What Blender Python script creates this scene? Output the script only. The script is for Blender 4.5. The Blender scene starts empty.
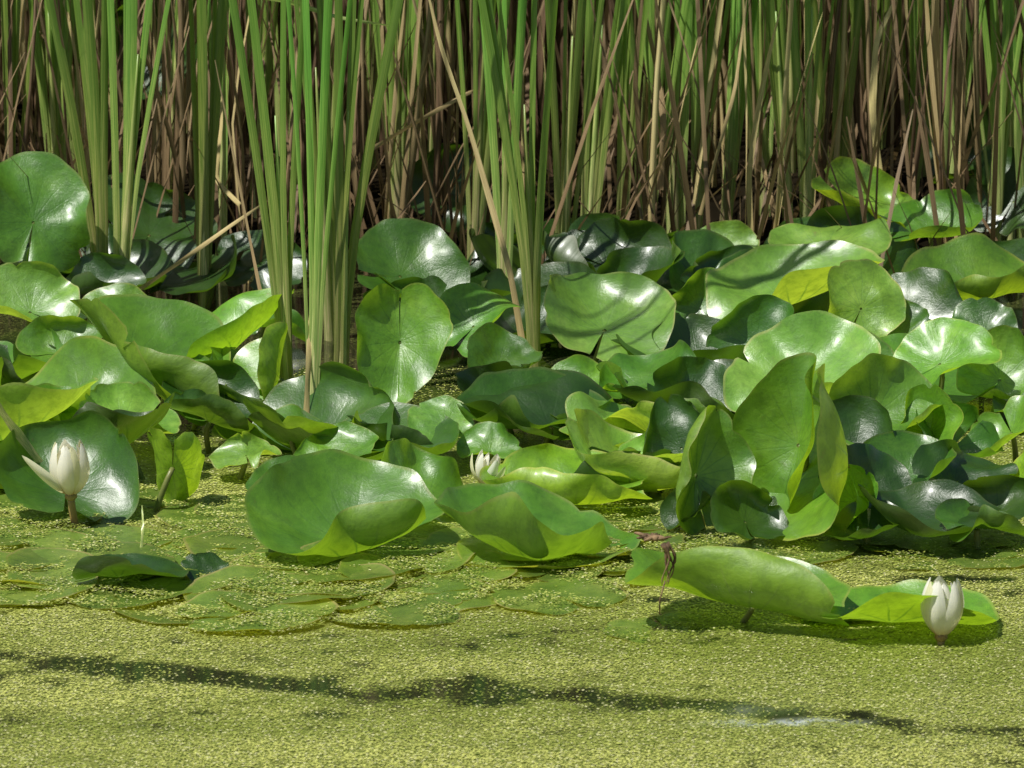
import bpy, math, random
import numpy as np
from mathutils import Vector, Matrix
random.seed(7); rng=np.random.default_rng(11)
S=bpy.context.scene
COL=S.collection
S.view_settings.view_transform='Standard'
try: S.view_settings.look='None'
except Exception: pass
S.view_settings.exposure=0

# ------------------------------------------------------------ camera
PITCH=math.radians(12); H=7*math.tan(PITCH); LENS=211.0; F=LENS/36*1024
cam=bpy.data.cameras.new("camera"); co=bpy.data.objects.new("camera",cam); COL.objects.link(co)
co.location=(0,0,H); co.rotation_euler=(math.pi/2-PITCH,0,0)
cam.lens=LENS; cam.sensor_width=36; cam.clip_start=.1; cam.clip_end=1000
cam.dof.use_dof=True; cam.dof.focus_distance=6.7; cam.dof.aperture_fstop=25
S.camera=co
FW=np.array([0,math.cos(PITCH),-math.sin(PITCH)]); UP=np.array([0,math.sin(PITCH),math.cos(PITCH)]); RT=np.array([1.,0,0]); CP=np.array([0,0,H])
def gy(row): return H/math.tan(PITCH+math.atan((row-384)/F))
def at(px,py,y):
    d=FW+RT*(px-512)/F+UP*(384-py)/F
    return CP+d*(y/d[1])
def gr(px,row): 
    p=at(px,row,gy(row)); p[2]=0; return p
def proj(P):
    q=P-CP; w=q@FW
    return np.stack([512+F*(q@RT)/w, 384-F*(q@UP)/w],-1)

# ------------------------------------------------------------ light
SUN=Vector((-0.42,-0.27,0.86)).normalized()
el=math.asin(SUN.z); az=math.atan2(SUN.x,SUN.y)
w=bpy.data.worlds.new("World"); S.world=w; w.use_nodes=True
nt=w.node_tree; bg=nt.nodes['Background']; sky=nt.nodes.new('ShaderNodeTexSky'); sky.sky_type='NISHITA'; sky.sun_disc=False
sky.sun_elevation=el; sky.sun_rotation=az
nt.links.new(sky.outputs[0],bg.inputs[0]); bg.inputs[1].default_value=0.055
sl=bpy.data.lights.new("sun",'SUN'); sl.energy=5.0; sl.angle=math.radians(.5); sl.color=(1,.98,.92)
so=bpy.data.objects.new("sun",sl); COL.objects.link(so); so.rotation_euler=SUN.to_track_quat('Z','Y').to_euler(); so.location=(-3,3,6)

# ------------------------------------------------------------ node helper
class N:
    def __init__(s,name):
        s.m=bpy.data.materials.new(name); s.m.use_nodes=True; s.t=s.m.node_tree; s.t.nodes.clear()
        s.out=s.t.nodes.new('ShaderNodeOutputMaterial')
    def put(s,sock,v):
        if isinstance(v,bpy.types.NodeSocket): s.t.links.new(v,sock)
        elif v is not None:
            if isinstance(v,tuple) and len(v)==3 and sock.type=='RGBA': v=(*v,1)
            sock.default_value=v
    def node(s,typ,ins={},**kw):
        n=s.t.nodes.new(typ)
        for k,v in kw.items(): setattr(n,k,v)
        for k,v in ins.items(): s.put(n.inputs[k],v)
        return n
    def math(s,op,a,b=None,c=None,clamp=False):
        n=s.node('ShaderNodeMath',operation=op,use_clamp=clamp); s.put(n.inputs[0],a); s.put(n.inputs[1],b); s.put(n.inputs[2],c); return n.outputs[0]
    def mix(s,f,a,b,mode='MIX'):
        n=s.node('ShaderNodeMix',data_type='RGBA',blend_type=mode); s.put(n.inputs[0],f); s.put(n.inputs[6],a); s.put(n.inputs[7],b); return n.outputs[2]
    def noise(s,vec,scale,detail=3,rough=.55,dist=0):
        return s.node('ShaderNodeTexNoise',{'Vector':vec,'Scale':scale,'Detail':detail,'Roughness':rough,'Distortion':dist}).outputs[0]
    def ramp(s,f,stops,interp='LINEAR'):
        n=s.node('ShaderNodeValToRGB',{'Fac':f}); r=n.color_ramp; r.interpolation=interp
        while len(r.elements)<len(stops): r.elements.new(.5)
        for e,(p,c) in zip(r.elements,stops): e.position=p; e.color=(*c,1) if isinstance(c,tuple) else (c,c,c,1)
        return n.outputs[0]
    def smooth(s,v,a,b,lo=0.,hi=1.):
        n=s.node('ShaderNodeMapRange',{'Value':v,'From Min':a,'From Max':b,'To Min':lo,'To Max':hi},interpolation_type='SMOOTHSTEP'); return n.outputs[0]
    def bump(s,h,strength,dist=.002,normal=None):
        n=s.node('ShaderNodeBump',{'Height':h,'Strength':strength,'Distance':dist})
        if normal is not None: s.put(n.inputs['Normal'],normal)
        return n.outputs[0]
    def finish(s,base,rough,nrm=None,trans=None,tcol=None,spec=.5,coat=0):
        p=s.node('ShaderNodeBsdfPrincipled',{'Base Color':base,'Roughness':rough,'Specular IOR Level':spec})
        if coat: p.inputs['Coat Weight'].default_value=coat; p.inputs['Coat Roughness'].default_value=.26
        if nrm is not None: s.put(p.inputs['Normal'],nrm)
        o=p.outputs[0]
        if trans is not None:
            t=s.node('ShaderNodeBsdfTranslucent',{'Color':tcol})
            mx=s.node('ShaderNodeMixShader'); s.put(mx.inputs[0],trans); s.t.links.new(o,mx.inputs[1]); s.t.links.new(t.outputs[0],mx.inputs[2]); o=mx.outputs[0]
        s.t.links.new(o,s.out.inputs[0]); return s.m

# ---- lily leaf
def leaf_material():
    n=N("lily_leaf_surface")
    uv=n.node('ShaderNodeUVMap',uv_map='polar').outputs[0]; fl=n.node('ShaderNodeUVMap',uv_map='flat').outputs[0]
    sp=n.node('ShaderNodeSeparateXYZ',{0:uv}); th,r=sp.outputs[0],sp.outputs[1]
    oi=n.node('ShaderNodeObjectInfo'); rnd=oi.outputs['Random']; tint=oi.outputs['Color']
    off=n.node('ShaderNodeVectorMath',{0:fl},operation='ADD'); cmb=n.node('ShaderNodeCombineXYZ',{0:n.math('MULTIPLY',rnd,37.),1:n.math('MULTIPLY',rnd,91.)}); n.put(off.inputs[1],cmb.outputs[0]); fv=off.outputs[0]
    big=n.noise(fv,2.4,5,.6); fine=n.noise(fv,14.,5,.7)
    thw=n.math('ADD',th,n.math('MULTIPLY',n.math('SUBTRACT',big,.5),.04))
    def veins(cnt,wd,r0):
        fr=n.math('FRACT',n.math('MULTIPLY',thw,float(cnt)))
        d=n.math('MULTIPLY',n.math('ABSOLUTE',n.math('SUBTRACT',fr,.5)),n.math('MULTIPLY',r,6.283/cnt))
        v=n.smooth(d,0.,wd,1.,0.)
        return n.math('MULTIPLY',v,n.smooth(r,r0,r0+.12,0.,1.))
    v=n.math('MULTIPLY',veins(17,.018,.03),n.smooth(r,.45,.9,1.,0.))
    geo=n.node('ShaderNodeNewGeometry').outputs['Backfacing']
    up=n.ramp(big,[(.3,(.065,.20,.016)),(.5,(.11,.29,.026)),(.72,(.20,.41,.05))])
    up=n.mix(n.math('MULTIPLY',v,.05),up,(.2,.34,.11))
    lo=n.ramp(big,[(.3,(.15,.29,.020)),(.7,(.24,.42,.035))])
    lo=n.mix(n.math('MULTIPLY',v,.35),lo,(.32,.48,.12))
    c=n.mix(geo,up,lo)
    c=n.mix(n.smooth(fine,.4,.7,0.,.38),c,(.035,.095,.010))
    c=n.mix(n.smooth(fine,.42,.22,0.,.30),c,(.33,.46,.17))
    spots=n.math('MULTIPLY',n.smooth(fine,.65,.72,0.,.75),n.smooth(big,.45,.6))
    c=n.mix(spots,c,(.24,.17,.06))
    c=n.mix(n.math('MULTIPLY',n.smooth(r,.955,.99,0.,.45),n.smooth(big,.35,.55)),c,(.36,.36,.12))
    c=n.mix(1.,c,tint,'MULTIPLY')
    nb=n.bump(n.math('ADD',n.math('MULTIPLY',v,-.12),n.math('MULTIPLY',fine,1.3)),.42,.0024)
    tc=n.mix(v,(.46,.76,.03),(.20,.42,.02)); tc=n.mix(1.,tc,tint,'MULTIPLY')
    tc=n.mix(n.smooth(fine,.4,.7,0.,.4),tc,(.12,.30,.01))
    rough=n.math('ADD',n.math('MULTIPLY',geo,.14),n.math('ADD',.26,n.math('MULTIPLY',fine,.26)))
    return n.finish(c,rough,nb,.34,tc,spec=1.0,coat=.6)
M_leaf=leaf_material()

def reed_material(name,base,mid,top,stripe,dead=False):
    n=N(name)
    tc=n.node('ShaderNodeTexCoord').outputs['Object']; z=n.node('ShaderNodeSeparateXYZ',{0:tc}).outputs[2]
    uv=n.node('ShaderNodeUVMap',uv_map='flat').outputs[0]; su=n.node('ShaderNodeSeparateXYZ',{0:uv})
    oi=n.node('ShaderNodeObjectInfo'); rnd=oi.outputs['Random']
    st=n.node('ShaderNodeCombineXYZ',{0:n.math('MULTIPLY',su.outputs[0],9.),1:n.math('MULTIPLY',su.outputs[1],1.3),2:n.math('MULTIPLY',rnd,50.)}).outputs[0]
    s1=n.noise(st,2.,3,.65)
    zz=n.math('ADD',z,n.math('MULTIPLY',n.math('SUBTRACT',s1,.5),.3))
    c=n.mix(n.smooth(zz,.02,.26),base,mid); c=n.mix(n.smooth(zz,.16,.46),c,top)
    c=n.mix(n.smooth(s1,.36,.62,0.,.8),c,stripe)
    hs=n.node('ShaderNodeHueSaturation',{'Color':c,'Hue':n.math('ADD',.475,n.math('MULTIPLY',rnd,.04)),'Value':n.math('ADD',.6,n.math('MULTIPLY',rnd,.8))}); c=hs.outputs[0]
    tr=n.mix(.5,c,(.45,.32,.12) if dead else (.38,.64,.05))
    return n.finish(c,.6 if dead else .36,None,.15 if dead else .3,tr,spec=.3 if dead else .8)
M_reed=reed_material("cattail_green",(.70,.64,.27),(.46,.58,.13),(.20,.43,.06),(.085,.24,.028))
M_sheath=reed_material("cattail_sheath",(.82,.70,.36),(.62,.62,.20),(.22,.44,.08),(.26,.38,.09))
M_dead=reed_material("dead_reed",(.24,.165,.08),(.36,.26,.13),(.44,.33,.18),(.07,.04,.02),True)
M_tan=reed_material("dry_blade",(.66,.52,.24),(.72,.60,.30),(.66,.57,.26),(.38,.27,.12),True)

def simple(name,c1,c2,scale,rough,trans=None,tcol=None,bstr=.3,tip=None):
    n=N(name); tc=n.node('ShaderNodeTexCoord').outputs['Object']; f=n.noise(tc,scale,4)
    c=n.ramp(f,[(.35,c1),(.65,c2)])
    if tip:
        u=n.node('ShaderNodeSeparateXYZ',{0:n.node('ShaderNodeUVMap',uv_map='flat').outputs[0]}).outputs[1]
        c=n.mix(n.smooth(u,.0,.30,1.,0.),c,tip)
    return n.finish(c,rough,n.bump(f,bstr,.002),trans,tcol)
M_pet=simple("leaf_stalk_surface",(.08,.15,.03),(.20,.20,.06),30,.4)
M_petal=simple("white_petal",(.95,.93,.80),(.97,.96,.88),40,.5,.40,(1.,.96,.72),.1,(.82,.70,.44))
M_sepal=simple("green_sepal",(.82,.80,.52),(.94,.92,.72),25,.5,.4,(.9,.9,.5),.3,(.55,.32,.16))
M_stamen=simple("yellow_stamen",(.75,.45,.02),(.8,.6,.06),60,.5)
M_fst=simple("flower_stalk_surface",(.26,.14,.04),(.32,.25,.08),25,.4)
M_brown=simple("withered_brown",(.07,.038,.018),(.34,.22,.11),60,.8,.1,(.4,.25,.08),.9)

# ------------------------------------------------------------ mesh helpers
def mesh_from(name,V,Fc,uvs=None,mat=None,smooth=True):
    me=bpy.data.meshes.new(name); me.from_pydata([tuple(v) for v in V],[],Fc)
    if uvs:
        li=np.zeros(len(me.loops),dtype=np.int32); me.loops.foreach_get('vertex_index',li)
        for k,a in uvs.items():
            l=me.uv_layers.new(name=k); l.data.foreach_set('uv',np.asarray(a,dtype=np.float32)[li].ravel())
    if smooth: me.polygons.foreach_set('use_smooth',[True]*len(me.polygons))
    if mat: me.materials.append(mat)
    me.update(); return me
def add(name,me,loc=(0,0,0),parent=None,label=None,cat=None,group=None,kind=None):
    o=bpy.data.objects.new(name,me); COL.objects.link(o); o.location=loc
    if parent: o.parent=parent
    if label: o["label"]=label
    if cat: o["category"]=cat
    if group: o["group"]=group
    if kind: o["kind"]=kind
    return o
def tube(pts,rad,seg=8,uvscale=1):
    pts=np.array(pts,float); n=len(pts); V=[];Fc=[];U=[]
    T=np.gradient(pts,axis=0); T/=np.linalg.norm(T,axis=1)[:,None]+1e-9
    ref=np.array([0.31,.92,.05]); 
    for i in range(n):
        a=np.cross(T[i],ref); a/=np.linalg.norm(a)+1e-9; b=np.cross(T[i],a)
        for j in range(seg):
            t=2*math.pi*j/seg; V.append(pts[i]+(a*math.cos(t)+b*math.sin(t))*rad[i]); U.append((j/seg,i/n*3))
    for i in range(n-1):
        for j in range(seg):
            Fc.append((i*seg+j,i*seg+(j+1)%seg,(i+1)*seg+(j+1)%seg,(i+1)*seg+j))
    Fc.append(tuple(range(seg))[::-1]); Fc.append(tuple((n-1)*seg+j for j in range(seg)))
    return V,Fc,U
def bez(p0,p1,p2,p3,n):
    t=np.linspace(0,1,n)[:,None]; return (1-t)**3*p0+3*(1-t)**2*t*p1+3*(1-t)*t*t*p2+t**3*p3

# ------------------------------------------------------------ lily leaf
NT,NR=100,22
def curve(s,kn,kp,p):
    g=np.linspace(-1.6,1.6,801); k=np.where(g<0,kn,kp); phi=np.sign(g)*k*np.abs(g)**p; phi=np.clip(phi,-2.6,2.6)
    d=g[1]-g[0]; X=np.cumsum(np.cos(phi))*d; Z=np.cumsum(np.sin(phi))*d
    X-=np.interp(0,g,X); Z-=np.interp(0,g,Z)
    return np.interp(s,g,X),np.interp(s,g,Z),np.interp(s,g,phi)
def leaf_shape(spin,crease,kn,kp,kb,wave,seed,p=1.2,notch=4,wild=1.0,taper=.0,tear=1.):
    r_=np.random.default_rng(seed)
    g=math.radians(notch)
    th=np.linspace(g,2*math.pi-g,NT)            # notch at angle 0, tip at pi
    rr=np.linspace(0.015,1,NR)**.85
    TH,RR=np.meshgrid(th,rr,indexing='ij')
    d=np.minimum(TH-g,2*math.pi-g-TH)
    rim=1-.16*np.exp(-(d/.22)**2)+.12*np.cos(TH-math.pi)
    ph=r_.uniform(0,6.28,12)
    rim+=.04*np.sin(2*TH+ph[8])+.03*np.sin(3*TH+ph[9])+.016*np.sin(7*TH+ph[10])+.008*np.sin(15*TH+ph[11])
    R=RR*rim
    for _ in range(r_.integers(0,4)):            # nibbled margin
        a=r_.uniform(.5,5.8); R*=1-(RR**8)*r_.uniform(.03,.12)*np.exp(-((TH-a)/r_.uniform(.03,.09))**2)
    if r_.random()<.3*wild*tear:                           # torn slit
        a=r_.uniform(1,5.3); R*=1-(RR**4)*r_.uniform(.15,.35)*np.exp(-((TH-a)/.045)**2)
    lx=R*np.cos(TH-math.pi); ly=R*np.sin(TH-math.pi)*(1-taper*(lx+1)/2)
    sa=math.radians(spin); x=lx*math.cos(sa)-ly*math.sin(sa); y=lx*math.sin(sa)+ly*math.cos(sa)
    z=wave*1.15*RR**2.2*(np.sin(2*TH+ph[0])+.9*np.sin(3*TH+ph[1])+.55*np.sin(5*TH+ph[2])+.30*np.sin(8*TH+ph[6]))
    z+=.04*np.sin(4.1*x+ph[4]+1.5*np.sin(2*y+ph[5]))*RR+.028*np.sin(5.3*y+ph[6]+1.2*np.sin(3*x))*RR+.014*np.sin(10*x+7*y+ph[7])*RR
    z+=.07*np.minimum(RR,.5)            # slight funnel at the stalk
    for _ in range(r_.integers(1,3)):     # kinks across the blade
        be=r_.uniform(0,3.14); o=r_.uniform(-.5,.5); fa=r_.choice([-1,1],p=[.3,.7])*r_.uniform(.08,.36)*wild
        ss=x*math.cos(be)+y*math.sin(be); z+=fa*(np.sqrt((ss-o)**2+.008)-math.sqrt(o*o+.008))
    for _ in range(r_.integers(1,4)):     # rim sectors rolled up or down
        a=r_.uniform(.3,6.); wd=r_.uniform(.25,.8); am=r_.choice([-1,1],p=[.3,.7])*r_.uniform(.3,1.3)*wild
        e=np.maximum(0,RR-.55)/.45; G=np.exp(-((TH-a)/wd)**2)*e**1.8; z+=am*.26*G; x=x*(1-.12*abs(am)*G*e); y=y*(1-.12*abs(am)*G*e)
    ca=math.radians(crease); u=x*math.cos(ca)+y*math.sin(ca); s=-x*math.sin(ca)+y*math.cos(ca)
    X,Z,P=curve(s,kn,kp,p); s2=X-z*np.sin(P); z2=Z+z*np.cos(P)
    X,Z,P=curve(u,kb*r_.uniform(.3,2.),kb*r_.uniform(.3,2.),1.3); u2=X-z2*np.sin(P); z3=Z+z2*np.cos(P)
    x2=u2*math.cos(ca)-s2*math.sin(ca); y2=u2*math.sin(ca)+s2*math.cos(ca)
    V=np.stack([x2,y2,z3],-1).reshape(-1,3)
    polar=np.stack([TH/(2*math.pi),RR],-1).reshape(-1,2); flat=np.stack([x*.5+.5,y*.5+.5],-1).reshape(-1,2)
    Fc=[(i*NR+j,i*NR+j+1,(i+1)*NR+j+1,(i+1)*NR+j) for i in range(NT-1) for j in range(NR-1)]
    return V,Fc,polar,flat
TINT={'d':(.52,.6,.5),'m':(1.0,1,.9),'b':(1.4,1.25,.9),'p':(1.75,1.4,2.0),'y':(1.7,1.4,.8),'k':(.28,.33,.28)}  # darkest tint paints in shade, pale tint paints in sun sheen
leafcount=0
PADS=[]
def lily(cx,cy,W,Hh,base,n,spin,crease,kn,kp,kb,wave,tint='m',label=None,stalk=True,p=1.2,notch=4,group="emergent water lily leaves",wild=1.0,taper=0,pen=.25):
    global leafcount; leafcount+=1; seed=leafcount*13+5
    n0=np.array(n,float); n0/=np.linalg.norm(n0)
    y=gy(base); best=None
    for sd in range(3):
      V,Fc,po,fl=leaf_shape(spin,crease,kn,kp,kb,wave,seed+sd*1000,p,notch,wild,taper)
      for rot in np.radians([-30,-20,-10,0,10,20,30]):      # refine how far the blade leans
        n=np.array([n0[0],n0[1]*math.cos(rot)-n0[2]*math.sin(rot),n0[1]*math.sin(rot)+n0[2]*math.cos(rot)])
        e1=np.array([1,0,0])-n[0]*n; e1/=np.linalg.norm(e1); e2=np.cross(n,e1)
        B=V@np.stack([e1,e2,n]); q=proj(at(cx,cy,y)+B*.1); d=q.max(0)-q.min(0)
        sc=abs(math.log((d[0]/d[1])/(W/Hh)))+pen*abs(rot)
        if best is None or sc<best[0]: best=(sc,n,B,Fc,po,fl)
    _,n,B,Fc,po,fl=best
    for it in range(6):
        c=at(cx,cy,y); s=.1
        for k in range(4):
            q=proj(c+B*s); mn,mx=q.min(0),q.max(0); s*=math.sqrt(W*Hh/((mx[0]-mn[0])*(mx[1]-mn[1])))
            q=proj(c+B*s); mn,mx=q.min(0),q.max(0); m=(mn+mx)/2
            px=proj(c[None])[0]; c=at(px[0]+cx-m[0],px[1]+cy-m[1],y)
        P=c+B*s; zmin=P[:,2].min()
        if zmin>=-.004: break
        y-=(-zmin)*3.5+.004
    me=mesh_from("lily_leaf",B*s,Fc,{'polar':po,'flat':fl},M_leaf)
    o=add("lily_leaf",me,tuple(c),label=label or "green water lily leaf standing above the pond",cat="lily leaf",group=group)
    j=random.uniform(.85,1.15); o.color=(TINT[tint][0]*j*random.uniform(.92,1.12),TINT[tint][1]*j,TINT[tint][2]*j,1)
    if stalk and c[2]>.02:
        b=np.array([c[0]+random.uniform(-.03,.03),max(y+random.uniform(-.01,.05),y),-.04])
        p0=c-n*.001; p1=c-n*min(.05,c[2]*.5); p2=b+np.array([0,0,c[2]*.5])
        pts=bez(p0,p1,p2,b,12)-c
        Vt,Ft,U=tube(pts,[.0030+.001*i/11 for i in range(12)],8)
        add("leaf_stalk",mesh_from("leaf_stalk",Vt,Ft,{'flat':U},M_pet),(0,0,0),parent=o)
    return o
# cx,cy,W,H, base,   normal,      spin crease kn  kp  kb wave tint
L=[
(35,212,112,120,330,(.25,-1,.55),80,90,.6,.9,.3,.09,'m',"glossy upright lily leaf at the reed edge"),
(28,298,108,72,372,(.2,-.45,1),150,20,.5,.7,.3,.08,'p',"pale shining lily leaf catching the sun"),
(118,306,92,46,360,(0,-.3,1),30,0,.9,.5,.3,.06,'b',None),
(72,385,170,98,440,(-.35,-.1,1),160,-28,1.7,.6,.3,.07,'b',"yellow-green lily leaf with its underside showing"),
(150,360,175,122,420,(.6,-.35,.8),-35,-38,1.4,1.0,.25,.05,'m',"long folded lily leaf with a bright rim"),
(228,330,132,86,400,(-.45,-.35,.75),30,25,.9,1.2,.3,.05,'b',"bright green lily leaf tilted upright"),
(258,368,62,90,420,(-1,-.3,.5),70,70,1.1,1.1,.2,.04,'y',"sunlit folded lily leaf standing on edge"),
(66,468,148,115,505,(.1,-.75,.75),95,80,.6,.7,.3,.07,'d',"dark round lily leaf behind a white flower"),
(176,466,58,78,500,(.2,.6,.1),90,90,1.3,.9,.1,.04,'y',"small translucent folded lily leaf"),
(130,408,100,55,455,(.3,-.3,1),20,0,.6,.6,.2,.06,'p',None),
(404,348,99,130,432,(.10,-1,.30),-90,87,.95,.85,.15,.03,'b',"upright heart-shaped lily leaf facing the water"),
(345,503,198,110,552,(-.12,-.28,1),170,14,1.75,.8,.4,.07,'m',"bowl-shaped lily leaf resting on the duckweed"),
(412,262,122,84,350,(.4,-.6,.7),20,-25,.6,.8,.2,.06,'d',"dark glossy lily leaf among the reeds"),
(474,320,96,74,385,(-.2,-.7,.6),60,60,.9,.8,.3,.07,'m',None),
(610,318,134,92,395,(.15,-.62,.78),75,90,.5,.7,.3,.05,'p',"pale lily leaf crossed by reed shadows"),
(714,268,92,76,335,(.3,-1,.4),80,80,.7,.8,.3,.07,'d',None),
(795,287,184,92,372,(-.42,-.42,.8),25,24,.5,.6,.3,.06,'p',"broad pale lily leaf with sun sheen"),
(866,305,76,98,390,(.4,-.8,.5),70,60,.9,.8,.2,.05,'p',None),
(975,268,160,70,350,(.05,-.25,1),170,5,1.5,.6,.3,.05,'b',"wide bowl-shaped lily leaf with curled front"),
(802,372,160,122,455,(-.15,-.55,.8),40,30,.6,.5,.3,.09,'p',"large pale lily leaf with wavy rim"),
(772,432,98,146,525,(-.75,-.75,.3),75,75,1.1,.8,.2,.04,'b',"upright translucent lily leaf folded along its midrib"),
(716,470,78,134,532,(.6,-.9,.3),95,82,1.2,1.1,.2,.04,'m',"upright curled lily leaf rising from the water"),
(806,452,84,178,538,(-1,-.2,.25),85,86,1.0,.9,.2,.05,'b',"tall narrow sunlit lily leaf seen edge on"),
(884,402,116,100,480,(.2,-.4,.9),20,24,1.2,.9,.3,.07,'m',None),
(930,425,66,84,480,(-.3,-.7,.3),80,80,.9,1.0,.2,.06,'b',"yellow-green lily leaf lit from behind"),
(945,352,118,68,425,(-.4,-.4,.8),30,25,1.1,.7,.3,.06,'b',None),
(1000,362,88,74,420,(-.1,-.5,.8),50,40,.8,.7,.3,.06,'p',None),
(930,508,140,60,545,(.2,-.4,.8),-20,-14,.8,.9,.3,.06,'k',"dark shaded lily leaf near the water"),
(535,398,160,62,455,(.1,-.3,1),150,0,.7,.5,.3,.06,'d',"dark glossy lily leaf lying low"),
(625,425,135,66,470,(.25,-.4,.9),-10,-14,.7,.6,.3,.06,'p',None),
(640,450,146,86,497,(.15,-.2,1),170,-14,1.4,.6,.3,.05,'p',"cupped lily leaf with pale inner surface"),
(566,474,172,62,510,(.1,-.0,1),175,-8,1.9,.5,.3,.05,'b',"yellow-green cupped lily leaf showing its underside"),
(537,520,208,80,556,(.10,-.30,1),165,-14,1.8,.6,.4,.09,'m',"wide cupped lily leaf resting on the water"),
(385,432,150,60,470,(.1,-.25,1),30,0,.6,.5,.3,.06,'d',None),
(335,448,88,54,480,(-.2,-.4,.9),130,20,.9,.6,.3,.07,'b',None),
(442,420,70,50,462,(.1,-.4,.9),130,10,.5,.5,.3,.08,'p',None),
(738,586,222,82,626,(.10,.0,1),175,-12,2.1,.5,.2,.035,'b',"boat-shaped lily leaf with ribbed outer side"),
(900,602,200,46,628,(-.02,-.2,1),10,3,.15,1.0,.3,.03,'b',"low lily leaf beside a white flower"),
(205,568,46,34,580,(.3,-.2,1),20,20,.9,.8,.1,.05,'k',"small dark curled lily leaf"),
(130,568,120,30,582,(0,.15,1),10,0,1.3,.2,.1,.05,'k',"dark lily leaf with turned-up edge"),
(1016,474,36,70,510,(-.9,-.2,.4),80,80,.8,.8,.1,.05,'y',None),
(650,372,104,64,430,(-.2,-.6,.8),60,40,.7,.6,.3,.07,'m',None),
(690,390,88,66,440,(.3,-.7,.6),60,60,.9,.9,.3,.07,'k',None),
(585,378,90,48,425,(.1,-.3,1),10,0,1.2,.6,.3,.07,'b',None),
(505,350,76,56,400,(.3,-.4,.9),60,20,.9,.8,.3,.07,'d',None),
(700,300,76,66,360,(-.2,-.8,.5),60,60,.9,.9,.3,.07,'m',None),
(830,240,124,44,330,(0,-.3,1),10,0,.8,.6,.3,.06,'p',None),
(725,240,70,40,310,(0,-.4,1),10,0,.6,.6,.3,.06,'p',None),
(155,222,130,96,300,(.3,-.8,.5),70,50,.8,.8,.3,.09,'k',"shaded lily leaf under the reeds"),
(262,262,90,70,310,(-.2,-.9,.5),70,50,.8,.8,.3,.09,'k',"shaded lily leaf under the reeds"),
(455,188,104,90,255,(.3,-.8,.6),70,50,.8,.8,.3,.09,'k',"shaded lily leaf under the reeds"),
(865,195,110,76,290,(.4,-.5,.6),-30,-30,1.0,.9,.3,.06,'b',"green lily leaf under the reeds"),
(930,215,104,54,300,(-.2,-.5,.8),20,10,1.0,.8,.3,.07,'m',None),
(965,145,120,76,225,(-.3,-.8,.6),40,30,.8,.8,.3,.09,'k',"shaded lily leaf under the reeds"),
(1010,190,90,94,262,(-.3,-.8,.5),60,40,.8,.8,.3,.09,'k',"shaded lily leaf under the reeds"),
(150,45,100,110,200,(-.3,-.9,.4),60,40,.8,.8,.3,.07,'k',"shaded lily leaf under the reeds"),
(610,240,94,54,310,(.1,-.5,.8),30,10,.8,.7,.3,.07,'d',None),
(560,250,74,64,300,(-.2,-.8,.5),30,30,.8,.8,.3,.07,'k',None),
(210,390,100,60,430,(.1,-.5,.8),30,10,.9,.8,.3,.07,'k',None),
(20,440,80,56,475,(.2,-.4,.8),30,10,.9,.8,.3,.07,'m',None),
(300,480,110,50,505,(.1,-.3,.9),30,10,.9,.7,.3,.07,'d',None),
(245,450,74,38,480,(-.1,-.3,.9),100,10,.8,.7,.3,.07,'p',None),
(490,440,66,38,470,(-.1,-.3,.9),100,10,.8,.7,.3,.07,'m',None),
(700,345,96,66,400,(.2,-.5,.8),100,10,.9,.8,.3,.07,'k',None),
(848,440,96,90,490,(-.2,-.5,.8),100,30,.9,.8,.3,.07,'k',None),
(900,325,76,54,390,(-.2,-.5,.8),100,30,.9,.8,.3,.07,'d',None),
(985,320,70,44,380,(.2,-.4,.8),100,30,.9,.8,.3,.07,'d',None),
(60,340,90,50,400,(.2,-.4,.8),20,10,.9,.8,.3,.07,'m',None),
(750,330,90,70,400,(-.4,-.6,.6),70,40,.9,.9,.3,.07,'d',None),
(850,355,100,70,420,(.3,-.5,.7),20,20,1.0,.8,.3,.07,'m',None),
(680,440,80,90,500,(-.4,-.7,.5),80,60,1.0,.9,.3,.07,'k',None),
]
KEY={10:.25,11:.4,32:.45,36:.25,37:.15,6:.5,20:.5,21:.5,22:.5,0:.6,14:.6,16:.6,19:.7}
PK={10:.45,20:.5,21:.55,22:.5,23:.6,6:.5,24:.5,5:.7,8:.5,4:.7}
TP={10:.42,20:.3,21:.2,22:.3,36:.1,24:.2}
for i,e in enumerate(L): lily(*e[:13],label=e[13],wild=KEY.get(i,.9),p=PK.get(i,1.2),taper=TP.get(i,0),pen=.9 if i in (10,36,31) else .3,notch=1.2 if i in(10,20,21,22) else 4)
for i in range(36):
    base=random.uniform(395,505); cx=random.uniform(-40,1060)
    if base>485 and 180<cx<430: base-=40
    if cx>820 and base>455: base-=60
    if 270<cx<360 and base<440: cx+=110
    cy=base-random.uniform(10,50); W=random.uniform(100,190)
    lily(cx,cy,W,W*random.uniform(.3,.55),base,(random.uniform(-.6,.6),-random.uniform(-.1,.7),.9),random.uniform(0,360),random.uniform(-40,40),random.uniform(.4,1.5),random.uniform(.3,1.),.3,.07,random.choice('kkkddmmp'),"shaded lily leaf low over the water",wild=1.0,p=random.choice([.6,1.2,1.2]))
for i in range(34):
    cx=random.uniform(-60,1080); base=random.uniform(290,375)
    cy=base-random.uniform(30,62); W=random.uniform(70,140)
    lily(cx,cy,W,W*random.uniform(.4,.8),base,(random.uniform(-.7,.7),-random.uniform(.1,.8),.8),random.uniform(0,360),random.uniform(-40,40),random.uniform(.4,1.3),random.uniform(.4,1.2),.3,.08,random.choice('kkkkd'),"shaded lily leaf under the reeds",wild=1.2)
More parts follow.
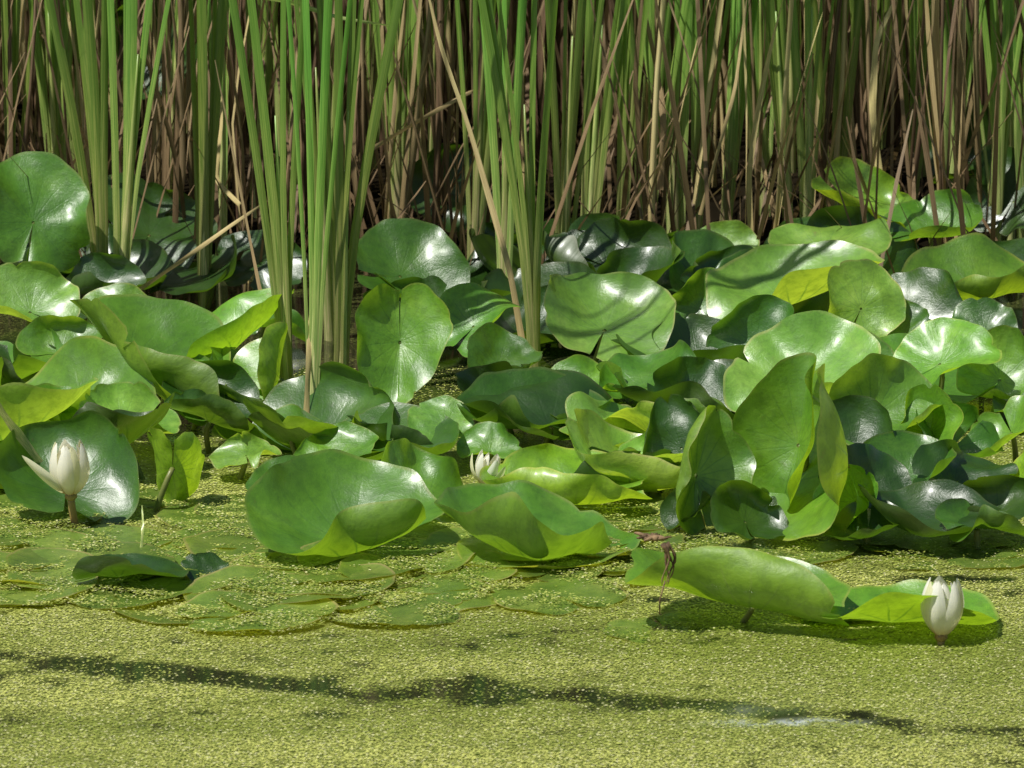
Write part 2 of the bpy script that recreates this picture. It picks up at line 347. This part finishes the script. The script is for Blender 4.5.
# packed group, mostly in shade tints, at the foot of the tall folded leaves
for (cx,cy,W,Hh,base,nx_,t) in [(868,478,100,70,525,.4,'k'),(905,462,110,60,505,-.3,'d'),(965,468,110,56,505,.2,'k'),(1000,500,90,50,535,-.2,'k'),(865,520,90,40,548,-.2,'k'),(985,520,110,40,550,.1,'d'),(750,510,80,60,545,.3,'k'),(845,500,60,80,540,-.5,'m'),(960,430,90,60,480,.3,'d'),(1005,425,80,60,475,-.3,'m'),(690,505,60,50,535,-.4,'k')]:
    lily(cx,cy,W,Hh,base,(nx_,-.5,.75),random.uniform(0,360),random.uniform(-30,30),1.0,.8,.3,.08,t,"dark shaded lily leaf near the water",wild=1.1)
# flat floating pads
PL_=[(290,600,210),(440,592,170),(360,578,150),(120,592,150),(40,551,100),(560,600,140),(665,628,130),(610,575,120),(480,560,120),(220,540,120),(300,528,100),(60,520,90),(700,560,120),(800,552,110),(990,560,90),(905,548,90),(245,618,170),(440,540,110),(520,585,90),(640,542,90),(160,500,80),(390,615,130),(180,570,130),(850,610,120)]
for i in range(50):
    a=random.random()
    PL_.append((random.uniform(-30,660),random.uniform(512,606),random.uniform(90,200)) if a<.84 else (random.uniform(640,1040),random.uniform(530,580),random.uniform(60,150)))
for (cx,row,W) in PL_:
    y=gy(row); c=gr(cx,row); s=W/2*(y/F)*1.02; sd=len(PADS)*7+900
    spin=random.uniform(0,360)
    V,Fc,po,fl=leaf_shape(spin,random.uniform(0,180),.05,.05,.02,.018,sd,1.3,random.uniform(2,7),.5,0,2.5)
    V=V*s; V[:,2]=V[:,2]*.40-.0028
    z=.0018+.0007*(len(PADS)%6)
    o=add("floating_lily_pad",mesh_from("floating_lily_pad",V,Fc,{'polar':po,'flat':fl},M_leaf),(c[0],c[1],z),label="flat lily pad floating amid duckweed",cat="lily pad",group="floating lily pads")
    j=random.uniform(.65,1.0); o.color=(1.95*j,1.2*j,1.9*j,1); PADS.append((c[0],c[1],s,z))

# ------------------------------------------------------------ flowers
def petal_mesh(name,Ln,wd,cup,curl,mat):
    nu,nv=14,9; V=[];U=[]
    for i in range(nu):
        t=i/(nu-1); wv=wd*(math.sin(math.pi*min(1,t**.8*.93+.05))**.7)*(1 if t<.98 else .3)
        for j in range(nv):
            s=(j/(nv-1)-.5)*2
            x=s*wv; z=t*Ln; y=-cup*(1-s*s)*wv*2.0+ -curl*math.sin(t*math.pi)*Ln+ .0005*math.cos(s*14)
            V.append((x,y,z)); U.append((j/(nv-1),t))
    Fc=[(i*nv+j,i*nv+j+1,(i+1)*nv+j+1,(i+1)*nv+j) for i in range(nu-1) for j in range(nv-1)]
    return mesh_from(name,V,Fc,{'flat':U},mat)
PL=.064
PM=petal_mesh("petal",PL,.0120,.30,.12,M_petal); PM2=petal_mesh("petal",PL*.93,.0105,.3,.11,M_petal); SM=petal_mesh("sepal",PL*.98,.0105,.25,.12,M_sepal)
def flower(px,py,row,size,openess,tilt,label,lean=0,np_=5,var=.3):
    y=gy(row); p=at(px,py,y); 
    o=add("water_lily_flower",None,tuple(p),label=label,cat="flower",group="white water lily flowers"); o.empty_display_size=.02
    o.scale=(size,)*3; o.rotation_euler=tilt
    def place(me,nm,k,tot,off,ang,rad):
        a=2*math.pi*(k+off)/tot
        q=add(nm,me,(rad*math.cos(a),rad*math.sin(a),0.004),parent=o)
        q.rotation_euler=(Matrix.Rotation(a+math.pi/2,3,'Z')@Matrix.Rotation(-ang,3,'X')).to_euler()
    j=lambda v:v*random.uniform(1-var,1+var)
    for k in range(3): place(SM,"sepal",k,3,.2,-j(openess*1.3),.0045)
    for k in range(np_): place(PM,"petal",k,np_,.4+random.uniform(-.12,.12),-j(openess),.004)
    for k in range(4): place(PM2,"petal",k,4,.1+random.uniform(-.15,.15),-j(openess*.5),.003)
    V=[];Fc=[];U=[]
    for k in range(34):
        a=k*2.399; r0=.0035*math.sqrt(k/34)+.0008; sp=.2+.4*k/34
        b=np.array([r0*math.cos(a),r0*math.sin(a),.004]); d=np.array([math.cos(a)*sp,math.sin(a)*sp,1]); 
        v,f,u=tube([b,b+d*.013,b+d*.026+np.array([-math.cos(a),-math.sin(a),0])*.003],[.0008,.0011,.0005],5); m=len(V); V+=v; Fc+=[tuple(i+m for i in ff) for ff in f]; U+=u
    add("stamens",mesh_from("stamens",V,Fc,{'flat':U},M_stamen),parent=o)
    v,f,u=tube([(0,0,-.004),(0,0,0),(0,0,.005),(0,0,.009)],[.004,.0075,.007,.003],12); add("receptacle",mesh_from("receptacle",v,f,{'flat':u},M_fst),parent=o)
    M=Matrix.Translation(Vector(p))@o.rotation_euler.to_matrix().to_4x4()@Matrix.Diagonal((size,size,size,1)); Mi=M.inverted()
    base=Vector((p[0]+lean,y+.005,-.03)); b=Mi@base
    pts=bez(np.array([0,0,0.]),np.array([0,0,-.02]),np.array(b)+np.array([0,0,.02]),np.array(b),10)
    v,f,u=tube(pts,[.0045]*10,8); add("flower_stalk",mesh_from("flower_stalk",v,f,{'flat':u},M_fst),parent=o)
    return o
fo=flower(71,497,530,.92,.16,(.08,-.02,.3),"half-open white water lily on a brown stalk",.008)
q=add("sepal",SM,(-.006,-.002,.006),parent=fo); q.rotation_euler=(0,-.80,0); q.scale=(.55,1,1.15)
flower(941,638,645,.90,.175,(.02,.03,1.2),"half-open white water lily at the duckweed edge",var=.12)
flower(484,486,500,.58,.40,(.2,.2,.8),"white water lily partly hidden by leaves")

def withered(px,py,row,s,label,sd,flat=.5,thin=1.):
    r_=np.random.default_rng(sd); p=at(px,py,gy(row)); V=[];Fc=[];U=[]
    for k in range(16):
        a=r_.uniform(0,6.28); d=np.array([math.cos(a)*1.1,math.sin(a)*.5,r_.uniform(-.6,.6)*flat*2]); L_=s*r_.uniform(.35,1)
        w1=r_.uniform(-.5,.5,3)*np.array([1,1,.5])
        pts=[d*L_*t+w1*s*.5*math.sin(t*4+k) for t in np.linspace(0,1,7)]
        v,f,u=tube(pts,[s*thin*(.07+.12*r_.random())*(1-.7*t) for t in np.linspace(0,1,7)],6); m=len(V); V+=v; Fc+=[tuple(i+m for i in ff) for ff in f]; U+=u
    add("withered_flower",mesh_from("withered_flower",V,Fc,{'flat':U},M_brown),tuple(p),label=label,cat="withered flower")
withered(653,537,578,.021,"shrivelled brown flower head lying on lily leaves",3,.15)
def dry_bud():
    p=at(665,566,gy(648)); V=[];Fc=[];U=[]
    r_=np.random.default_rng(5)
    for k in range(4):
        pts=[(.003*math.sin(t*6+k*2)+.0018*(k-1.5)+.005*math.sin(t*3),.002*k,.022-.042*t) for t in np.linspace(0,1,12)]
        v,f,u=tube(pts,[(.0010+.0018*r_.random())*(1.15-t) for t in np.linspace(0,1,12)],6); m=len(V); V+=v; Fc+=[tuple(i+m for i in ff) for ff in f]; U+=u
    v2,f2,u2=tube([(0,0,-.015),(-.005,0,-.035),(-.005,.004,-.05)],[.0008]*3,5); m=len(V); V+=v2; Fc+=[tuple(i+m for i in ff) for ff in f2]; U+=u2
    add("withered_flower",mesh_from("withered_flower",V,Fc,{'flat':U},M_brown),tuple(p),label="brown shrivelled flower bud hanging over a lily leaf",cat="withered flower")
dry_bud()

# ------------------------------------------------------------ reeds
def blade(b,d_lean,d_out,h0,Ln,wd,spread,facing,twist,nseg=16,droop=0,kinked=None):
    V=[];Fc=[];U=[]
    P=[]
    for i in range(nseg):
        t=i/(nseg-1); z=t*Ln; e=max(0,z-h0)
        q=np.array(b)+np.array([d_lean[0]*z,d_lean[1]*z,z])+np.array([d_out[0],d_out[1],0])*(spread*e**1.25)
        q[2]-=droop*e**2.2
        P.append(q)
    P=np.array(P); T=np.gradient(P,axis=0); T/=np.linalg.norm(T,axis=1)[:,None]
    for i in range(nseg):
        t=i/(nseg-1); a=facing+twist*t
        s=np.array([math.cos(a),math.sin(a),0]); s-=T[i]*(s@T[i]); s/=np.linalg.norm(s); nn=np.cross(T[i],s)
        wv=wd*.5*(min(1,(1-t)/.35)**.7 if t>.65 else 1)*(.7+.3*min(1,t*5))
        for j,(k,dz) in enumerate([(-1,.0),(-.45,.22),(.45,.22),(1,0)]):
            V.append(P[i]+s*wv*k-nn*wv*dz); U.append((j/3,t*6))
    for i in range(nseg-1):
        for j in range(3): Fc.append((i*4+j,i*4+j+1,(i+1)*4+j+1,(i+1)*4+j))
    return V,Fc,U
def join(parts):
    V=[];Fc=[];U=[]
    for v,f,u in parts:
        m=len(V); V+=list(v); Fc+=[tuple(i+m for i in ff) for ff in f]; U+=list(u)
    return V,Fc,U
def shoot_parts(r_,nb,Ln,wd,lean,fan,az,nseg=16):
    ps=[]; out=(math.cos(az),math.sin(az))
    for i in range(nb):
        sgn=1 if i%2 else -1; k=(i//2+1)/((nb+1)//2)
        h0=.03+.22*(1-k)+r_.uniform(0,.04)
        sp=fan*sgn*k*r_.uniform(.3,1.4)
        o=(out[0]*sgn*.005*k+r_.uniform(-.002,.002),out[1]*sgn*.006+r_.uniform(-.008,.008),0.0)
        lj=(lean[0]+sgn*k*.012+r_.uniform(-.02,.02),lean[1])
        ps.append(blade(o,lj,(out[0]+r_.uniform(-.25,.25),out[1]+r_.uniform(-.3,.3)),h0,Ln*r_.uniform(.7,1.1),wd*r_.uniform(.5,1.15),sp,az+r_.uniform(-.5,.5),r_.uniform(-1.8,1.8),nseg,abs(sp)*.3))
    return ps
def sheath_part(lean,hs=.34,r0=.0078,r1=.001):
    pts=[np.array([lean[0]*z,lean[1]*z,z]) for z in np.linspace(-.05,hs,10)]
    return tube(pts,[r0+(r1-r0)*t**1.2 for t in np.linspace(0,1,10)],10)
def shoot(x,y,seed,nb=6,Ln=1.5,wd=.0135,lean=(0,0),fan=.12,az=0,label=None,z=0,fat=1):
    r_=np.random.default_rng(seed)
    v,f,u=sheath_part(lean,r0=.0078*fat); o=add("cattail_reed",mesh_from("cattail_reed",v,f,{'flat':u},M_sheath),(x,y,z),label=label or "tall green cattail reed rising from the pond edge",cat="reed",group="cattail reeds along the pond edge")
    v,f,u=join(shoot_parts(r_,nb,Ln,wd,lean,fan,az)); add("blades",mesh_from("blades",v,f,{'flat':u},M_reed),(0,0,0),parent=o)
    return o
SH=[(104,318,92,5,.16),(120,322,142,5,.16),(204,312,206,4,.05),(222,262,226,3,.06),(289,400,270,5,.14),(313,436,322,5,.10),(340,396,352,5,.13),(330,340,312,4,.10),
(398,262,398,4,.05),(428,250,436,3,.05),(473,300,486,4,.06),(504,330,508,4,.08),(536,388,520,5,.14),(562,300,574,4,.06),(585,285,604,4,.07),(620,286,640,5,.08),(645,262,660,4,.07),
(676,262,668,4,.06),(696,255,706,4,.07),(722,250,742,4,.08),(792,268,775,4,.07),(806,262,812,4,.08),(833,255,842,4,.06),(872,225,870,4,.05),(918,228,914,4,.05),(944,232,962,4,.06),(996,262,1006,5,.12),(1010,250,1016,5,.12),(1024,260,1040,4,.1),
(60,262,48,5,.10),(12,275,8,4,.1),(82,262,74,4,.06),(-20,280,-34,5,.12),(765,240,760,4,.06),(1050,280,1062,5,.12),(255,240,262,4,.06),(165,236,180,3,.06)]
for i,(bx,row,tx,nb,fan) in enumerate(SH):
    p=gr(bx,row); y=gy(row); q=at(tx,0,y); lean=((q[0]-p[0])/q[2],random.uniform(-.02,.03))
    shoot(p[0],p[1],100+i,nb,random.uniform(1.3,1.6),.0112*random.uniform(.75,1.2),lean,fan*1.3,random.uniform(-.4,.4),fat=1.0)
VAR=[]
for k in range(10):
    r_=np.random.default_rng(500+k); lean=(r_.uniform(-.06,.06),r_.uniform(-.03,.03))
    v,f,u=sheath_part(lean); a=mesh_from("cattail_reed",v,f,{'flat':u},M_sheath)
    v,f,u=join(shoot_parts(r_,int(r_.integers(3,6)),1.4,.0100,lean,.10,0)); b=mesh_from("blades",v,f,{'flat':u},M_reed); VAR.append((a,b))
CL=[random.uniform(-1.1,1.1) for _ in range(15)]
for i in range(52):
    y=7.75+2.4*random.random()**1.1; x=random.choice(CL)+random.gauss(0,.035)
    a,b=random.choice(VAR); o=add("cattail_reed",a,(x,y,0),label="green cattail reed in the dense reed bed",cat="reed",group="cattail reeds along the pond edge"); o.rotation_euler=(0,0,random.uniform(-.7,.7)+random.choice([0,math.pi])); s=random.uniform(.85,1.15); o.scale=(s,s,s)
    c=add("blades",b,(0,0,0),parent=o)
DV=[]
for k in range(14):
    r_=np.random.default_rng(700+k); ps=[]
    if k%2==0:
        kk=r_.uniform(-.06,.06); pts=[np.array([kk*z+.012*math.sin(z*5+k),.03*math.sin(z*3+k),z]) for z in np.linspace(-.03,r_.uniform(.8,1.4),10)]
        ps.append(tube(pts,[.0045*r_.uniform(.6,1.2)*(1-.05*i) for i in range(10)],6))
    for m in range(int(r_.integers(2,5))):
        ps.append(blade((r_.uniform(-.03,.03),0,0),(r_.uniform(-.12,.12),r_.uniform(-.1,.1)),(r_.choice([-1,1]),r_.uniform(-.5,.5)),r_.uniform(.1,.5),r_.uniform(.4,1.4),r_.uniform(.003,.009),r_.uniform(.02,.35),r_.uniform(0,3),r_.uniform(-4,4),16,r_.uniform(0,.6)))
    v,f,u=join(ps); DV.append(mesh_from("dead_reed",v,f,{'flat':u},M_dead if k%5<3 else M_tan))
for i in range(298):
    y=7.55+1.5*random.random()**1.0; x=random.uniform(-1,1)*(y*.1+.12)
    o=add("dead_reed",random.choice(DV),(x,y,0),label="brown dead reed stalk among green cattails",cat="dead reed",group="dead reed stalks"); o.rotation_euler=(random.uniform(-.06,.06),random.uniform(-.09,.09),random.uniform(0,6.28)); s=random.uniform(.7,1.15); o.scale=(s,s,s)
def strip(pixels,rowbase,wd,label,mat=M_tan,dy=0,name="dry_reed_blade"):
    y=gy(rowbase)+dy; P=np.array([at(a,b,y+.02*i) for i,(a,b) in enumerate(pixels)]); 
    t=np.linspace(0,1,26); tt=np.linspace(0,1,len(P)); Q=np.stack([np.interp(t,tt,P[:,k]) for k in range(3)],1)
    for _ in range(2): Q[1:-1]=(Q[:-2]+2*Q[1:-1]+Q[2:])/4
    c=Q[0].copy(); Q=Q-c; T=np.gradient(Q,axis=0); T/=np.linalg.norm(T,axis=1)[:,None]; V=[];Fc=[];U=[]
    for i in range(26):
        s=np.cross(T[i],(0,1,.1)); s/=np.linalg.norm(s); nn=np.cross(T[i],s); a=.6*math.sin(i*.3); s2=s*math.cos(a)+nn*math.sin(a)
        wv=wd*.5*(1-.75*(i/25)**3)
        for j,(k,dz) in enumerate([(-1,0),(0,.3),(1,0)]): V.append(Q[i]+s2*wv*k+np.cross(T[i],s2)*wv*dz); U.append((j/2,i/6))
    for i in range(25):
        for j in range(2): Fc.append((i*3+j,i*3+j+1,(i+1)*3+j+1,(i+1)*3+j))
    add(name,mesh_from(name,V,Fc,{'flat':U},mat),tuple(c),label=label,cat="reed blade",group="fallen and leaning reed blades")
strip([(524,352),(510,270),(494,215),(470,130),(440,45),(425,-20)],368,.008,"long tan dry reed blade leaning across the cattails")
strip([(136,292),(180,262),(230,226),(275,196)],330,.006,"thin tan reed blade leaning over the leaves")
strip([(290,330),(262,300),(250,240),(215,60)],350,.005,"thin tan reed blade leaning over the leaves")
strip([(370,150),(420,120),(470,92),(480,90)],300,.006,"thin tan reed blade leaning over the leaves")
strip([(240,-6),(290,2),(340,18),(392,26)],340,.006,"drooping yellow-green reed tip",M_reed)
strip([(780,262),(775,215),(764,170),(760,150)],280,.008,"dry reddish brown broken reed")
strip([(660,190),(664,120),(655,60),(640,-10)],290,.009,"tan dry reed blade standing among cattails")
strip([(880,180),(872,110),(876,40),(900,-10)],270,.010,"tan dry reed blade standing among cattails")
strip([(250,402),(290,396),(330,380)],392,.008,"pale dry reed blade lying low")
strip([(306,420),(310,330),(318,240)],440,.007,"tan dry reed blade standing among cattails")
strip([(700,215),(735,90),(748,-10)],300,.005,"thin tan reed blade leaning over the leaves")
strip([(240,205),(215,180),(222,120),(218,60)],300,.006,"tan dry reed blade standing among cattails")
strip([(-6,402),(20,436),(58,486)],512,.011,"pale green stalk leaning over a lily leaf",M_sheath,name="leaning_reed_blade")
strip([(141,552),(143,525),(142,505)],556,.003,"short green reed shoot standing in the water",M_reed,name="short_reed_blade")
ps=[];pd=[]
r_=np.random.default_rng(99)
for i in range(1800):
    y=8.2+4.5*r_.random()**1.25; x=r_.uniform(-1,1)*(y*.1+.45)
    if i>=1550: x=r_.uniform(-3.0,-1.15); y=r_.uniform(8.2,11)  # unseen reeds left of view, added to shade the reed bed
    off=np.array([x,y,0])
    if i%8<2 or i>=1550:
        for v,f,u in shoot_parts(r_,3,1.8,.010,(r_.uniform(-.06,.06),0),.10,r_.uniform(-1,1),7): ps.append((list(np.array(v)+off),f,u))
    else:
        for _ in range(3):
            v,f,u=blade((0,0,0),(r_.uniform(-.12,.12),r_.uniform(-.1,.1)),(1,0),.2,1.4,.010,r_.uniform(-.3,.3),r_.uniform(-.6,.6),1.5,7); pd.append((list(np.array(v)+off+np.array([(_-1)*.03,0,0])),f,u))
v,f,u=join(ps); add("reed_thicket",mesh_from("reed_thicket",v,f,{'flat':u},M_reed),label="dense green reed bed reading as one mass",cat="reeds",kind="stuff")
v,f,u=join(pd); add("dead_reed_thicket",mesh_from("dead_reed_thicket",v,f,{'flat':u},M_dead),label="dense mass of dead brown reed blades",cat="reeds",kind="stuff")
ps=[]
for i in range(1500):
    y=7.45+4*r_.random()**1.6; x=r_.uniform(-1,1)*(y*.1+.4); a=r_.uniform(0,6.28); L_=r_.uniform(.06,.35); d=np.array([math.cos(a)*.5,math.sin(a)*.6,r_.uniform(.3,1.8)])
    b=np.array([x,y,.02+r_.random()*.05]); s=np.cross(d,(0,0,1)); s/=np.linalg.norm(s); wv=r_.uniform(.001,.004)
    V=[b-s*wv,b+s*wv,b+d*L_*.5+s*wv+np.array([0,0,.01]),b+d*L_*.5-s*wv+np.array([0,0,.01]),b+d*L_+s*wv*.3,b+d*L_-s*wv*.3]
    ps.append((V,[(0,1,2,3),(3,2,4,5)],[(0,0),(1,0),(1,1),(0,1),(1,2),(0,2)]))
v,f,u=join(ps); add("reed_litter",mesh_from("reed_litter",v,f,{'flat':u},M_dead),label="brown broken reed litter on the mud",cat="reed litter",kind="stuff")

# ------------------------------------------------------------ duckweed density
def vnoise(x,y,sc,seed):
    g=np.random.default_rng(seed).random((256,256)); X=x*sc+100; Y=y*sc+100; xi=np.floor(X).astype(int); yi=np.floor(Y).astype(int); fx=X-xi; fy=Y-yi; fx=fx*fx*(3-2*fx); fy=fy*fy*(3-2*fy)
    G=lambda a,b:g[a%256,b%256]
    return (G(xi,yi)*(1-fx)+G(xi+1,yi)*fx)*(1-fy)+(G(xi,yi+1)*(1-fx)+G(xi+1,yi+1)*fx)*fy
def fbm(x,y,sc,seed,o=4):
    return sum(vnoise(x,y,sc*2**i,seed+i)*.5**(i+1) for i in range(o))/(1-.5**o)
BX=[gr(a,b) for a,b in [(-160,650),(120,672),(330,688),(560,697),(740,710),(900,728),(1180,752)]]  # dark bands: shade on the water imitated by thinning duckweed and film
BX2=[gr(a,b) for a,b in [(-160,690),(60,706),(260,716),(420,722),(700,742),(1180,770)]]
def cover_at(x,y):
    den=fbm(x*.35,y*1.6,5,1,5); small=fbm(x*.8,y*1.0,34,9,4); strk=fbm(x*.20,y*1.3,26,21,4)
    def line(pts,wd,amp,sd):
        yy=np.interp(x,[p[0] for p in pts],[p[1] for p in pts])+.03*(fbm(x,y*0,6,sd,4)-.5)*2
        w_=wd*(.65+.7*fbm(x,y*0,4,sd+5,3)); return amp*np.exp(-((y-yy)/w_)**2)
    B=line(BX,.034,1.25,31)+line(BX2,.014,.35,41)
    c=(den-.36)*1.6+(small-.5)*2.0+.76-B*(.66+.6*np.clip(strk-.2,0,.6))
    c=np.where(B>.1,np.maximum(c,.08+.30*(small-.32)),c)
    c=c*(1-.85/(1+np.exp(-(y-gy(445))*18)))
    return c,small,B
# ------------------------------------------------------------ ground, water
n=N("pond_mud"); tc=n.node('ShaderNodeTexCoord').outputs['Object']; f=n.noise(tc,6.,5,.7); c=n.ramp(f,[(.3,(.006,.005,.003)),(.6,(.016,.012,.007)),(.8,(.03,.022,.012))]); M_mud=n.finish(c,1.,None,spec=.0)
xs=np.concatenate([[-300,-60,-15],np.linspace(-5,5,41),[15,60,300]]); ys=np.concatenate([[-300,-60,-10],np.linspace(0,20,121),[40,100,400]])
def gz(y): return -.35 if y<7.45 else (-.35+(y-7.45)*.9 if y<7.9 else .055+min(.15,(y-7.9)*.04))
V=[(x,y,gz(y)+(.012*math.sin(x*5+.6*y) if abs(x)<6 else 0)) for y in ys for x in xs]; nx=len(xs)
Fc=[(j*nx+i,j*nx+i+1,(j+1)*nx+i+1,(j+1)*nx+i) for j in range(len(ys)-1) for i in range(nx-1)]
add("ground",mesh_from("ground",V,Fc,None,M_mud),label="dark muddy pond bed rising to the bank",cat="ground",kind="structure")
n=N("pond_water"); tc=n.node('ShaderNodeTexCoord').outputs['Object']
fa=n.node('ShaderNodeAttribute',attribute_name='film').outputs['Color']; fs=n.node('ShaderNodeSeparateColor',{0:fa})
f3=n.noise(tc,240.,3,.7)
film=n.smooth(n.math('ADD',fs.outputs[0],n.math('MULTIPLY',n.math('SUBTRACT',f3,.5),1.1)),.05,.75)
alg=n.ramp(f3,[(.35,(.12,.14,.025)),(.65,(.32,.35,.08))])
alg=n.mix(fs.outputs[1],alg,(.75,.82,.88))  # pale sky glint painted into the film colour
film=n.math('MAXIMUM',n.math('MULTIPLY',film,.88),fs.outputs[1])
pw=n.node('ShaderNodeBsdfPrincipled',{'Base Color':(.012,.015,.007),'Roughness':.07})
pa=n.node('ShaderNodeBsdfPrincipled',{'Base Color':alg,'Roughness':.35})
mx=n.node('ShaderNodeMixShader'); n.put(mx.inputs[0],film); n.t.links.new(pw.outputs[0],mx.inputs[1]); n.t.links.new(pa.outputs[0],mx.inputs[2]); n.t.links.new(mx.outputs[0],n.out.inputs[0])
xs=np.concatenate([[-300,-60,-15,-4],np.linspace(-1.3,1.3,300),[4,15,60,300]]); ys=np.concatenate([[-300,-60,-10,3],np.linspace(4.9,7.8,360),[9,20,100,400]])
GX,GY=np.meshgrid(xs,ys); nx=len(xs); ny=len(ys)
P=np.stack([GX.ravel(),GY.ravel(),np.zeros(nx*ny)],-1)
i0=np.arange(nx*ny).reshape(ny,nx); Q=np.stack([i0[:-1,:-1],i0[:-1,1:],i0[1:,1:],i0[1:,:-1]],-1).reshape(-1,4)
me=mesh_from("water",P,[tuple(q) for q in Q.tolist()],None,n.m,False)
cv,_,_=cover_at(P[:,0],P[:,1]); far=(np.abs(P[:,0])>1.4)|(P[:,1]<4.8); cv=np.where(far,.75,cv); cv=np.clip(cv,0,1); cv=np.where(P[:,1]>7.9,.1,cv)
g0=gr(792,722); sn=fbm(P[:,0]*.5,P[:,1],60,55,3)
painted_glint=np.exp(-((P[:,0]-g0[0])/.05)**2-((P[:,1]-g0[1])/.013)**2)*1.8*np.clip((sn-.40)*3.5,0,1); painted_glint=np.clip(painted_glint,0,.7)  # mask of the painted sky glint on the water
at_=me.color_attributes.new('film','FLOAT_COLOR','POINT'); ca=np.ones((nx*ny,4),np.float32); ca[:,0]=cv; ca[:,1]=painted_glint; at_.data.foreach_set('color',ca.ravel())
add("water",me,label="still pond water with green algal film",cat="water",kind="structure")

NF=680000
x=rng.uniform(-.75,.75,NF); y=5.1+2.0*rng.random(NF)**1.2
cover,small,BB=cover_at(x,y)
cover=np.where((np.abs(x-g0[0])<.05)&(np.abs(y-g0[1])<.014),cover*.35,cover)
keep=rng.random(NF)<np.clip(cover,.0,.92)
x=x[keep];y=y[keep];sm=small[keep];M=len(x)
rad=rng.uniform(.0008,.0016,M); ang=rng.uniform(0,6.28,M); tx=rng.normal(0,.08,M); ty=rng.normal(0,.08,M); z0=rng.uniform(.0006,.0016,M)
for (px,py,s,z) in PADS:
    ins=(x-px)**2+(y-py)**2<(s*1.08)**2
    edge=np.sqrt((x-px)**2+(y-py)**2)/s
    up=ins&(rng.random(M)<np.clip((sm-.44+.22*np.clip(edge-.6,0,1))*3.4,0,.9)); z0[up]=np.maximum(z0[up],z+.0010+.0026*rng.random(int(up.sum())))
K=5
V=np.zeros((M,K,3),np.float32)
for k in range(K):
    a=ang+2*math.pi*k/K; dx=np.cos(a)*rad; dy=np.sin(a)*rad*.8
    V[:,k,0]=x+dx; V[:,k,1]=y+dy; V[:,k,2]=z0+dx*tx+dy*ty
me=bpy.data.meshes.new("duckweed"); me.vertices.add(M*K); me.vertices.foreach_set('co',V.ravel())
me.loops.add(M*K); me.loops.foreach_set('vertex_index',np.arange(M*K,dtype=np.int32)); me.polygons.add(M); me.polygons.foreach_set('loop_start',np.arange(0,M*K,K,dtype=np.int32)); me.polygons.foreach_set('loop_total',np.full(M,K,np.int32))
at_=me.color_attributes.new('tone','FLOAT_COLOR','POINT')
t=rng.random(M); big=fbm(x*.4,y*1.5,6,77,5)
c1=np.array([.26,.32,.045]);c2_=np.array([.64,.66,.17]);c3=np.array([.74,.72,.36]);c4=np.array([.12,.17,.02])
mixv=np.clip(t*.7+(big-.44)*2.6,0,1)[:,None]; colr=c1*(1-mixv)+c2_*mixv; m3=(rng.random(M)<.13); colr[m3]=c3; m4=(rng.random(M)<.15); colr[m4]=c4
ca=np.ones((M,K,4),np.float32); ca[:,:,:3]=colr[:,None,:]; at_.data.foreach_set('color',ca.ravel())
me.update(); me.validate()
n=N("duckweed_surface"); col=n.node('ShaderNodeAttribute',attribute_name='tone').outputs['Color']; me.materials.append(n.finish(col,.45,None,None,None))
add("duckweed",me,label="yellow-green duckweed carpet floating on the pond",cat="duckweed",kind="stuff")
print("fronds",M,"leaves",leafcount)
